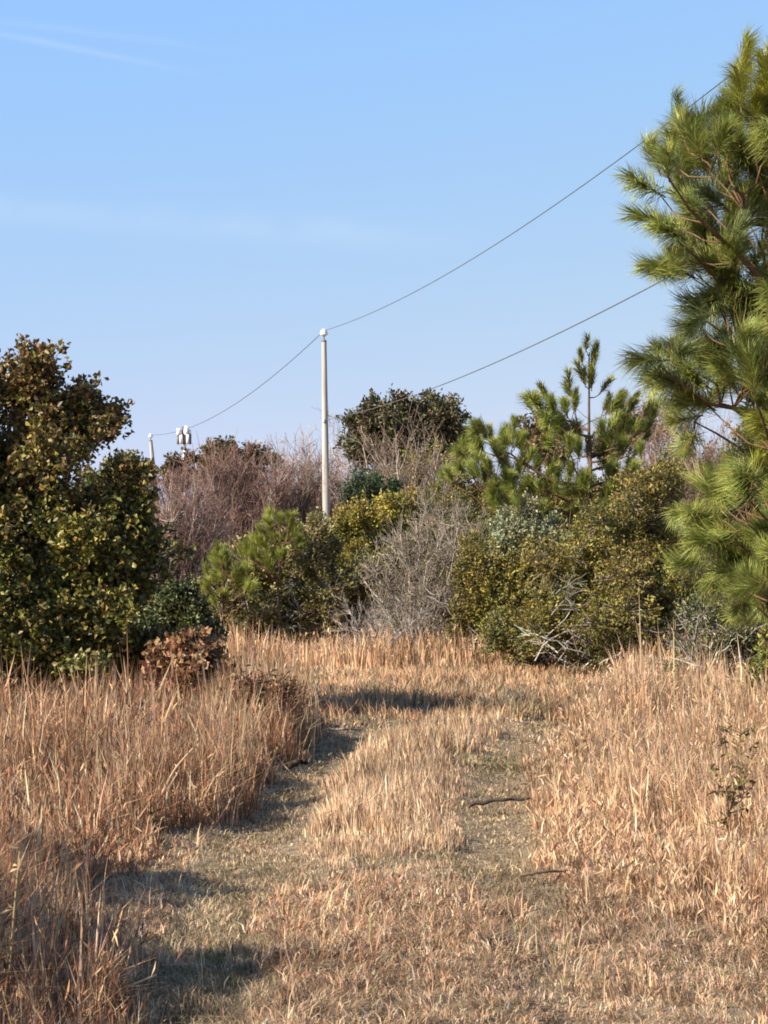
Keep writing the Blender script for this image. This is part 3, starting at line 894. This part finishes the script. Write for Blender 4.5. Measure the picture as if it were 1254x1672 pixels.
def pine(label, d, base_px, top_py, r0, tufts, group, kinds, scale, lean=0.0, seg=12):
    """tufts: list of (px, py, depth offset, direction x, direction z, kind); each hangs on the branch of its height band"""
    base = gpt(base_px, d)
    reseed(label)
    root = thing('pine_tree', base, label, 'pine tree', group)
    top = at(base_px + lean, top_py, d)
    t = np.linspace(0, 1, seg)[:, None]
    P = base + (top - base) * t + RNG.normal(0, .02, (seg, 3)) * np.sin(t * math.pi)
    mb = MB()
    add_tube(mb, P, r0 * (1 - .86 * t[:, 0]), sides=10)
    mb.build('trunk', M_BARK, root, True)
    H = top[2] - base[2]
    bands = {}
    for tf in tufts:
        Q = at(tf[0], tf[1], d + tf[2])
        ax = math.atan2(Q[1] - base[1], Q[0] - base[0])
        r = math.hypot(Q[0] - base[0], Q[1] - base[1])
        key = (int((Q[2]) / .42), int((ax + math.pi) / (2 * math.pi) * 6) if r > .22 else -1)
        bands.setdefault(key, []).append((Q, tf, r))
    for key, lst in bands.items():
        far = max(lst, key=lambda a: a[2])
        Qf = far[0]
        zt = np.clip((Qf[2] - base[2] - .45 * far[2] - .05) / H, .03, .985)
        A = np.array([np.interp(zt, t[:, 0], P[:, i]) for i in range(3)])
        mb = MB()
        end = Qf - np.array([0, 0, .04])
        B = limb(mb, A, end, .010 + .016 * far[2], .006, (.14, .085, .05), -.06, 8, 6)
        made = []
        for (Q, tf, r) in lst:
            D = unit(np.array([tf[3], RNG.normal(0, .35) + (-.25), tf[4]]) + RNG.normal(0, .12, 3))
            if Q is not Qf:
                j = np.argmin(np.linalg.norm(B - Q, axis=1) + .3 * np.linspace(0, 1, len(B)))
                limb(mb, B[j], Q, .008, .005, (.15, .09, .05), -.03, 4, 5)
            made.append((Q, D, tf[5]))
        br = mb.build('branch', M_TWIG, root)
        for (Q, D, k) in made:
            put_tuft(root, br, Q - D * .06, D, k, scale * (.85 + .3 * RNG.random()))
    return root


T = []
seen_t = [(1100, 205, 0, .8, 'g'), (1060, 255, -.3, .8, 'g'), (1088, 245, -.1, .9, 'g'), (1130, 215, .1, 1, 'b'), (1160, 215, .1, 1, 'g'), (1195, 150, -.1, 1, 'y'), (1228, 185, .1, 1, 'y'), (1250, 140, 0, 1, 'y'),
          (1215, 215, 0, .8, 'y'), (1062, 300, -.8, .3, 'g'), (1078, 350, -.8, .1, 'g'), (1120, 340, -.3, .6, 'g'), (1165, 300, .1, .9, 'g'), (1210, 265, 0, .9, 'g'), (1250, 245, .2, .8, 'y'), (1135, 370, -.2, .7, 'g'),
          (1185, 365, 0, .8, 'g'), (1230, 340, .1, .8, 'g'), (1092, 415, -.9, -.1, 'g'), (1120, 420, -.4, .4, 'g'), (1210, 430, .1, .8, 'g'), (1250, 405, .2, .6, 'g'), (1155, 410, -.1, .7, 'b'), (1155, 478, -.9, -.3, 'b'),
          (1140, 500, -.8, -.5, 'b'), (1190, 480, -.2, .3, 'b'), (1238, 480, .1, .6, 'g'), (1078, 560, -.9, .25, 'b'), (1062, 572, -1, .0, 'b'), (1100, 605, -.8, .2, 'g'), (1092, 575, -.3, .9, 'b'), (1135, 612, -.6, .4, 'g'), (1185, 560, -.4, .4, 'b'),
          (1220, 560, 0, .6, 'g'), (1252, 545, .1, .6, 'b'), (1140, 645, -.5, .1, 'g'), (1120, 665, -.8, -.2, 'g'), (1190, 625, -.3, .3, 'g'), (1240, 645, .1, .5, 'g'), (1215, 605, 0, .7, 'g'), (1130, 830, -.9, .2, 'g'), (1165, 800, -.5, .6, 'g'),
          (1200, 775, -.2, .8, 'g'), (1240, 745, 0, .9, 'y'), (1250, 800, .2, .6, 'g'), (1180, 850, -.5, .1, 'g'), (1230, 855, 0, .4, 'g'), (1150, 860, -.7, -.2, 'g'), (1195, 940, -.8, .2, 'g'), (1230, 950, -.3, .3, 'g'), (1254, 905, .1, .6, 'g'),
          (1215, 905, -.6, .3, 'g'), (1225, 700, -.2, .6, 'g'), (1250, 690, .1, .6, 'y'), (1215, 965, -.6, -.2, 'g'), (1110, 285, -.3, .7, 'g'), (1145, 265, -.2, .8, 'g'), (1185, 320, -.1, .8, 'g'), (1115, 385, -.6, .4, 'g'), (1165, 445, -.5, .4, 'g'),
          (1185, 245, -.1, .9, 'g'), (1180, 405, -.2, .6, 'g'), (1150, 330, -.3, .6, 'b'), (1230, 300, 0, .8, 'g'), (1205, 520, -.3, .4, 'g'), (1235, 600, 0, .5, 'b'), (1165, 585, -.6, .5, 'g'), (1250, 985, -.3, .2, 'g')]
for (a, b, dx, dz, k) in seen_t:
    T.append((a + 14, b + 16, RNG.normal(0, .35), dx, dz, k))
    if a > 1070 and (a > 1110 or b < 450):
        T.append((a + RNG.normal(26, 12), b + 10 + RNG.normal(0, 16), RNG.normal(.1, .5), dx + RNG.normal(0, .4), dz, k))
    if a > 1085:
        T.append((a + RNG.normal(12, 14), b + 26 + RNG.normal(0, 14), RNG.normal(.1, .5), dx + RNG.normal(0, .35), dz, k))
for _ in range(185):                                       # the rest of the crown towards and beyond the trunk
    hgt = RNG.random()
    py = 105 + 865 * hgt
    wmax = 60 + 270 * min(1, hgt * 1.5 + .1)
    a = RNG.random() * 2 * math.pi
    rr = wmax * (.35 + .65 * RNG.random() ** .5)
    px = 1345 + rr * math.cos(a)
    if px < 1215 or (px < 1254 and 985 < py) or (px < 1300 and py < 150):
        continue
    if px < 1265 and (490 < py < 530 or 645 < py < 735):
        continue
    T.append((px, py, rr * math.sin(a) * PX(15), .7 * math.cos(a), .7, 'g' if RNG.random() < .75 else ('y' if hgt < .3 else 'b')))
pine('tall bright green long-needled pine reaching in from the right edge', 15, 1345, 75, .10, T, 'pine trees', 'g', 1.12)

# middle pine: leader plus upswept side branches
T = []
for (a, b, dx, dz, k) in [(957, 552, 0, 1, 'n'), (950, 575, -.2, 1, 'n'), (966, 585, .2, 1, 'n'), (972, 565, .25, 1, 'n'), (955, 610, -.2, 1, 'n'), (966, 615, .2, 1, 'n'), (948, 598, -.35, 1, 'n'), (930, 615, -.3, 1, 'n'), (935, 632, -.3, 1, 'n'),
                          (982, 622, .8, .8, 'n'), (895, 640, -.4, 1, 'n'), (885, 655, -.5, .9, 'm'), (905, 655, -.3, 1, 'm'), (925, 660, -.2, 1, 'm'), (940, 650, -.2, 1, 'n'), (985, 655, .3, 1, 'n'), (1005, 660, .3, 1, 'm'), (1020, 650, .5, 1, 'n'),
                          (1000, 680, .3, 1, 'm'), (1025, 690, .5, .9, 'm'), (1045, 690, .6, .9, 'n'), (1060, 675, .5, 1, 'n'), (980, 700, .2, 1, 'm'), (940, 690, -.2, 1, 'm'), (915, 690, -.3, 1, 'm'), (900, 700, -.4, .9, 'm'), (930, 720, -.2, 1, 'm'),
                          (960, 730, 0, 1, 'm'), (1010, 720, .3, 1, 'm'), (1035, 730, .4, .9, 'm'), (985, 745, .1, 1, 'm'), (780, 695, -.3, 1, 'm'), (795, 700, -.2, 1, 'n'), (840, 690, -.1, 1, 'm'), (830, 705, -.2, 1, 'm'), (765, 725, -.5, .9, 'm'),
                          (785, 730, -.3, 1, 'm'), (810, 725, -.2, 1, 'm'), (850, 715, 0, 1, 'm'), (865, 735, .1, 1, 'm'), (755, 755, -.6, .8, 'm'), (775, 765, -.4, .9, 'm'), (800, 760, -.2, 1, 'm'), (825, 750, -.1, 1, 'm'), (845, 765, 0, 1, 'm'),
                          (880, 760, -.2, 1, 'm'), (905, 750, -.2, 1, 'm'), (930, 770, -.1, 1, 'm'), (955, 775, 0, 1, 'm'), (900, 785, -.2, .9, 'm'), (870, 790, -.3, .9, 'm'), (840, 795, -.4, .8, 'm'), (925, 800, -.1, .9, 'm'), (950, 815, .1, .9, 'm'),
                          (815, 790, -.4, .8, 'm'), (890, 820, -.3, .8, 'm'), (930, 835, -.1, .8, 'm'), (860, 820, -.4, .8, 'm'), (1000, 770, .3, .9, 'm'), (1030, 765, .4, .9, 'm'), (985, 800, .2, .9, 'm'), (820, 815, -.5, .7, 'm'), (1015, 800, .3, .8, 'm')]:
    T.append((a, b + 16, RNG.normal(0, .45) * (0.2 if 'n' == k and b < 640 else 1), dx, dz, k))
    for _ in range(2 if b > 640 else 0):
        T.append((a + RNG.normal(0, 11), b + 24 + RNG.normal(0, 10), RNG.normal(0, .55), dx + RNG.normal(0, .25), dz, k))
pine('mid-sized dark green pine with bare leader above the brush, right of centre', 34.4, 962, 575, .075, T, 'pine trees', 'm', 1.3)
# two young pines in the olive brush
for (lab, d, bx, top, pts) in (('young yellow-green pine in the olive brush below the pole', 35, 455, 830, [(455, 832), (445, 845), (468, 842), (430, 860), (480, 858), (415, 880), (450, 870), (468, 880), (435, 890), (420, 905), (405, 895), (460, 905), (485, 885), (440, 920)]),
                               ('smallest yellow-green pine, left end of the olive brush', 34.4, 365, 900, [(355, 900), (365, 908), (350, 925), (378, 922), (392, 935), (362, 940), (348, 950), (380, 950), (365, 965), (395, 955), (350, 975)])):
    T = []
    for (a, b) in pts:
        for j in range(3):
            T.append((a + RNG.normal(0, 6), b + 12 + RNG.normal(0, 6), RNG.normal(0, .3), np.sign(a - bx) * .35, 1, 's'))
    pine(lab, d, bx, top + 12, .035, T, 'pine trees', 's', 1.05)

# ------------------------------------------------------------------ utility line
P1, P2, P0 = at(529, 540, 59), at(246, 710, 104), np.array([7.5, 15.0, 9.5])


def utility_pole(top, label, r0, r1, lean=(0, 0)):
    base = np.array([top[0] + lean[0], top[1] + lean[1], -0.05])
    root = thing('utility_pole', base, label, 'utility pole', 'utility poles along the track')
    zt = top[2] - .32
    mb = MB()
    t = np.linspace(0, 1, 10)[:, None]
    axis = np.array([top[0], top[1], zt])
    add_tube(mb, base + (axis - base) * t, np.linspace(r0, r1, 10), sides=16)
    mb.build('shaft', M_POLE, root, True)
    mb = MB()
    add_lathe(mb, (top[0], top[1], zt - .03), [(0.0, .0), (r1 * 1.04, .0), (r1 * 1.02, .05), (.03, .07), (.022, .22), (0, .22)])
    mb.build('pin_bracket', M_DARKMETAL, root, True)
    mb = MB()
    add_lathe(mb, (top[0], top[1], zt + .15), [(0, 0), (.05, 0), (.06, .02), (.125, .045), (.135, .065), (.10, .085), (.12, .105), (.125, .125), (.09, .15), (.095, .17), (.085, .2), (.05, .22), (.0, .225)])
    mb.build('insulator', M_WHITE, root, True)
    mb = MB()
    zs = top[2] - 2.8
    cx, cy = top[0] + lean[0] * .3, top[1] + lean[1] * .3
    add_box(mb, (cx - .02, cy - .16, zs), (.05, .2, .12))
    mb.build('spool_bracket', M_STEEL, root)
    mb = MB()
    add_lathe(mb, (cx - .02, cy - .22, zs - .05), [(0, 0), (.04, 0), (.045, .02), (.025, .04), (.025, .06), (.045, .08), (.04, .1), (0, .1)])
    mb.build('spool_insulator', M_WHITE, root, True)
    return root


utility_pole(P1, 'tall pale weathered utility pole with white insulator standing in the brush', .135, .08, (.12, 0))
utility_pole(P2, 'distant leaning utility pole above the left evergreen, beside the antenna mast', .16, .10, (.95, 0))
utility_pole(P0, 'near utility pole beyond the right picture edge carrying both wires', .14, .085)


def wire(a, b, sag, label, r):
    t = np.linspace(0, 1, 60)[:, None]
    P = a + (b - a) * t + np.array([0, 0, -1.0]) * 4 * sag * t * (1 - t)
    mb = MB()
    add_tube(mb, P, r, sides=6)
    tag(mb.build('power_wire', M_WIRE, smooth=True), label, 'wire', 'power wires')


wire(P1, P0, .9, 'upper wire sweeping from the white pole to the upper right corner', .009)
wire(P1 - np.array([0, .22, 2.8]), P0 - np.array([0, .22, 2.5]), .7, 'lower wire rising rightwards above the round oak and middle pine', .010)
wire(P2, P1, .85, 'sagging wire from the white pole down to the distant leaning pole', .012)

# ------------------------------------------------------------------ antenna mast
D = 380.0
m_ = PX(D)
b = at(301, 900, D)
b[2] = 0
root = thing('antenna_mast', b, 'far white monopole mast with panel antennas on the skyline', 'antenna mast')
ztop = at(301, 700, D)[2]
mb = MB()
add_tube(mb, [b, (b[0], b[1], ztop * .5), (b[0], b[1], ztop)], [.62, .42, .30], sides=14)
mb.build('mast_tube', M_PANEL, root, True)
for (z, rad) in ((at(0, 709, D)[2], 1.35), (at(0, 724, D)[2], 1.25)):
    mb = MB()
    ang = np.linspace(0, 2 * math.pi, 4) + .5
    ring = np.stack([b[0] + rad * np.cos(ang), b[1] + rad * np.sin(ang), np.full(4, z)], 1)
    add_segs(mb, ring[:-1], ring[1:], .09, .09, (.5, .5, .5), 6)
    add_segs(mb, np.repeat([[b[0], b[1], z]], 3, 0), ring[:-1], .08, .08, (.5, .5, .5), 6)
    mb.build('mount_frame', M_DARKMETAL, root)
for (ax, ay, w, h, dy, mt) in ((291.5, 705, 6, 11, -1.3, 'p'), (298, 704, 3.2, 15, -1.0, 'd'), (304.5, 703, 6.5, 15, -1.3, 'p'), (309.5, 706, 4, 9, -.9, 'p'),
                               (291, 717, 3.5, 17, -1.0, 'd'), (295.5, 717, 5, 15, -1.3, 'p'), (301, 717, 4.2, 17, -.8, 'd'), (306.5, 717, 5, 15, -1.3, 'p'), (310.5, 717, 3.5, 17, -1.0, 'd'),
                               (294, 716, 5, 16, 1.0, 'p'), (306, 716, 5, 16, 1.0, 'p')):
    c = at(ax, ay, D + dy)
    mb = MB()
    add_box(mb, c, (w * m_, .35, h * m_), rz=RNG.normal(0, .3))
    mb.build('antenna_panel' if mt == 'p' else 'radio_unit', M_PANEL if mt == 'p' else M_DARKMETAL, root)


# ------------------------------------------------------------------ single stalks, sticks and weeds
def stalk(name, label, pts, r, col, cat, group=None, fluff=0):
    P = np.array([at(a, b_, d) for (a, b_, d) in pts])
    s = np.linspace(0, 1, len(P))
    tt = np.linspace(0, 1, 14)
    # smooth through the points
    Q = np.stack([np.interp(tt, s, P[:, i]) for i in range(3)], 1)
    if name == 'stick':
        Q = Q + RNG.normal(0, r * .55, Q.shape) * np.array([.3, 1, .5])
    for _ in range(2 if name != 'stick' else 0):
        Q[1:-1] = (Q[:-2] + 2 * Q[1:-1] + Q[2:]) / 4
    mb = MB()
    add_tube(mb, Q, np.linspace(r, r * .55, 14), pick([(col, 1)], 1)[0], 5)
    if fluff:
        n = fluff
        i = RNG.integers(6, 14, n)
        add_leaves(mb, Q[i] + RNG.normal(0, .01, (n, 3)), RNG.normal(0, .6, (n, 3)) + np.array([0, 0, .4]), .05, .012, pick([(col, 1)], n))
    o = mb.build(name, M_GRASS)
    tag(o, label, cat, group)
    return o


def gd(py):
    return FPX * CAMH / (py - HORIZON)


ST = (.58, .43, .26)
stalk('grass_stalk', 'pale bent stalk arching over the shadowed left rut at the bend', [(398, 1205, 16.5), (420, 1212, 16.4), (445, 1228, 16.3), (470, 1256, gd(1256))], .012, ST, 'stalk', 'dry stalks')
stalk('grass_stalk', 'long pale stalk lying across the bottom left corner', [(85, 1660, gd(1665) + .1), (150, 1635, 7.0), (205, 1612, 7.1), (255, 1592, 7.2)], .008, ST, 'stalk', 'dry stalks')
stalk('grass_stalk', 'upright pale stalk in the shaded grass at the lower left edge', [(5, 1670, 6.7), (15, 1600, 6.7), (22, 1500, 6.72), (32, 1390, 6.75)], .006, (.5, .34, .2), 'stalk', 'dry stalks', 14)
stalk('grass_stalk', 'leaning straight stalk beside the shaded left rut, lower left', [(65, 1590, gd(1590)), (90, 1530, 7.6), (110, 1470, 7.65), (125, 1430, 7.7)], .006, ST, 'stalk', 'dry stalks')
stalk('grass_stalk', 'slanted pale stalk in the left tall grass near its corner', [(240, 1345, 12), (262, 1300, 12), (285, 1255, 12.1), (315, 1222, 12.2)], .010, ST, 'stalk', 'dry stalks', 10)
stalk('grass_stalk', 'thin leaning stalk at the edge of the left tall grass', [(320, 1340, 12.1), (335, 1300, 12.1), (350, 1270, 12.1), (368, 1252, 12.2)], .007, ST, 'stalk', 'dry stalks', 6)
stalk('grass_stalk', 'thick pale slanted stalk before the dark right shrub', [(1122, 1180, 19.5), (1138, 1140, 19.5), (1150, 1110, 19.5), (1168, 1075, 19.6)], .014, ST, 'stalk', 'dry stalks')
stalk('grass_stalk', 'pale slanted stalk below the fallen white branch', [(1184, 1168, 19), (1194, 1140, 19), (1202, 1122, 19)], .012, ST, 'stalk', 'dry stalks')
stalk('fallen_branch', 'bleached white fallen branch lying in the dark shrub at right', [(1168, 1104, 21.5), (1185, 1110, 21.5), (1205, 1109, 21.5), (1236, 1113, 21.6)], .017, (.62, .58, .52), 'branch', 'dead branches')
stalk('fallen_branch', 'short pale dead branch in the dark shrub, above the bleached one', [(1092, 1074, 21.8), (1115, 1079, 21.8), (1135, 1087, 21.7), (1150, 1090, 21.7)], .014, (.5, .46, .4), 'branch', 'dead branches')
stalk('fallen_branch', 'pale fallen limb at the tall grass top, right of the track', [(1050, 1100, 21), (1062, 1099, 21), (1080, 1103, 21)], .016, (.52, .42, .32), 'branch', 'dead branches')
for (lab, a, b_, c, py, r) in (('dark stick lying across the right rut, halfway up', 768, 815, 866, 1312, .016), ('thin brown stick lying at the near end of the right rut', 850, 890, 925, 1428, .010),
                               ('dark chunk of wood in the left rut under the arching stalk', 470, 485, 502, 1253, .03), ('small dark stick between the ruts near the bend', 755, 775, 792, 1221, .02),
                               ('pale flat stick on the bend of the track', 480, 540, 590, 1196, .02)):
    d = gd(py)
    col = (.10, .065, .05) if 'dark' in lab else (.2, .13, .09) if 'brown' in lab else (.45, .36, .25)
    z = r / PX(d)
    o = stalk('stick', lab, [(a, py + 4 - z, d), (b_, py - z - 2, d + .02), (c, py - 3 - z, d + .1)], r, col, 'stick', 'sticks on the track')
# standing dead weed by the right tall grass
for (lab, bx, py, top, n) in (('dark leafy dead weed standing in the right tall grass', 1185, 1400, 1235, 90), ('thin branching dead weed behind the leafy one at right', 1205, 1330, 1180, 50)):
    d = gd(py)
    g = gpt(bx, d)
    root = thing('dead_weed', g, lab, 'weed', 'dead weeds')
    tp = at(bx + 4, top, d)
    mb, lf = MB(), MB()
    P = limb(mb, g, tp, .008, .004, (.2, .14, .08), 0, 8, 5)
    k = 14
    f = .25 + .75 * RNG.random(k)
    A = np.stack([np.interp(f, np.linspace(0, 1, 8), P[:, i]) for i in range(3)], 1)
    E = A + unit(RNG.normal(0, 1, (k, 3)) * np.array([1, 1, .3]) + np.array([0, 0, .7])) * .16
    add_segs(mb, A, E, .004, .0025, (.2, .14, .08))
    i = RNG.integers(0, k, n)
    Q = A[i] + (E[i] - A[i]) * RNG.random((n, 1))
    add_leaves(lf, Q, RNG.normal(0, 1, (n, 3)), .05, .024, pick([((.19, .16, .06), 3), ((.27, .19, .10), 3), ((.13, .11, .045), 2)], n))
    mb.build('stem', M_TWIG, root)
    lf.build('leaves', M_DEADLEAF, root)
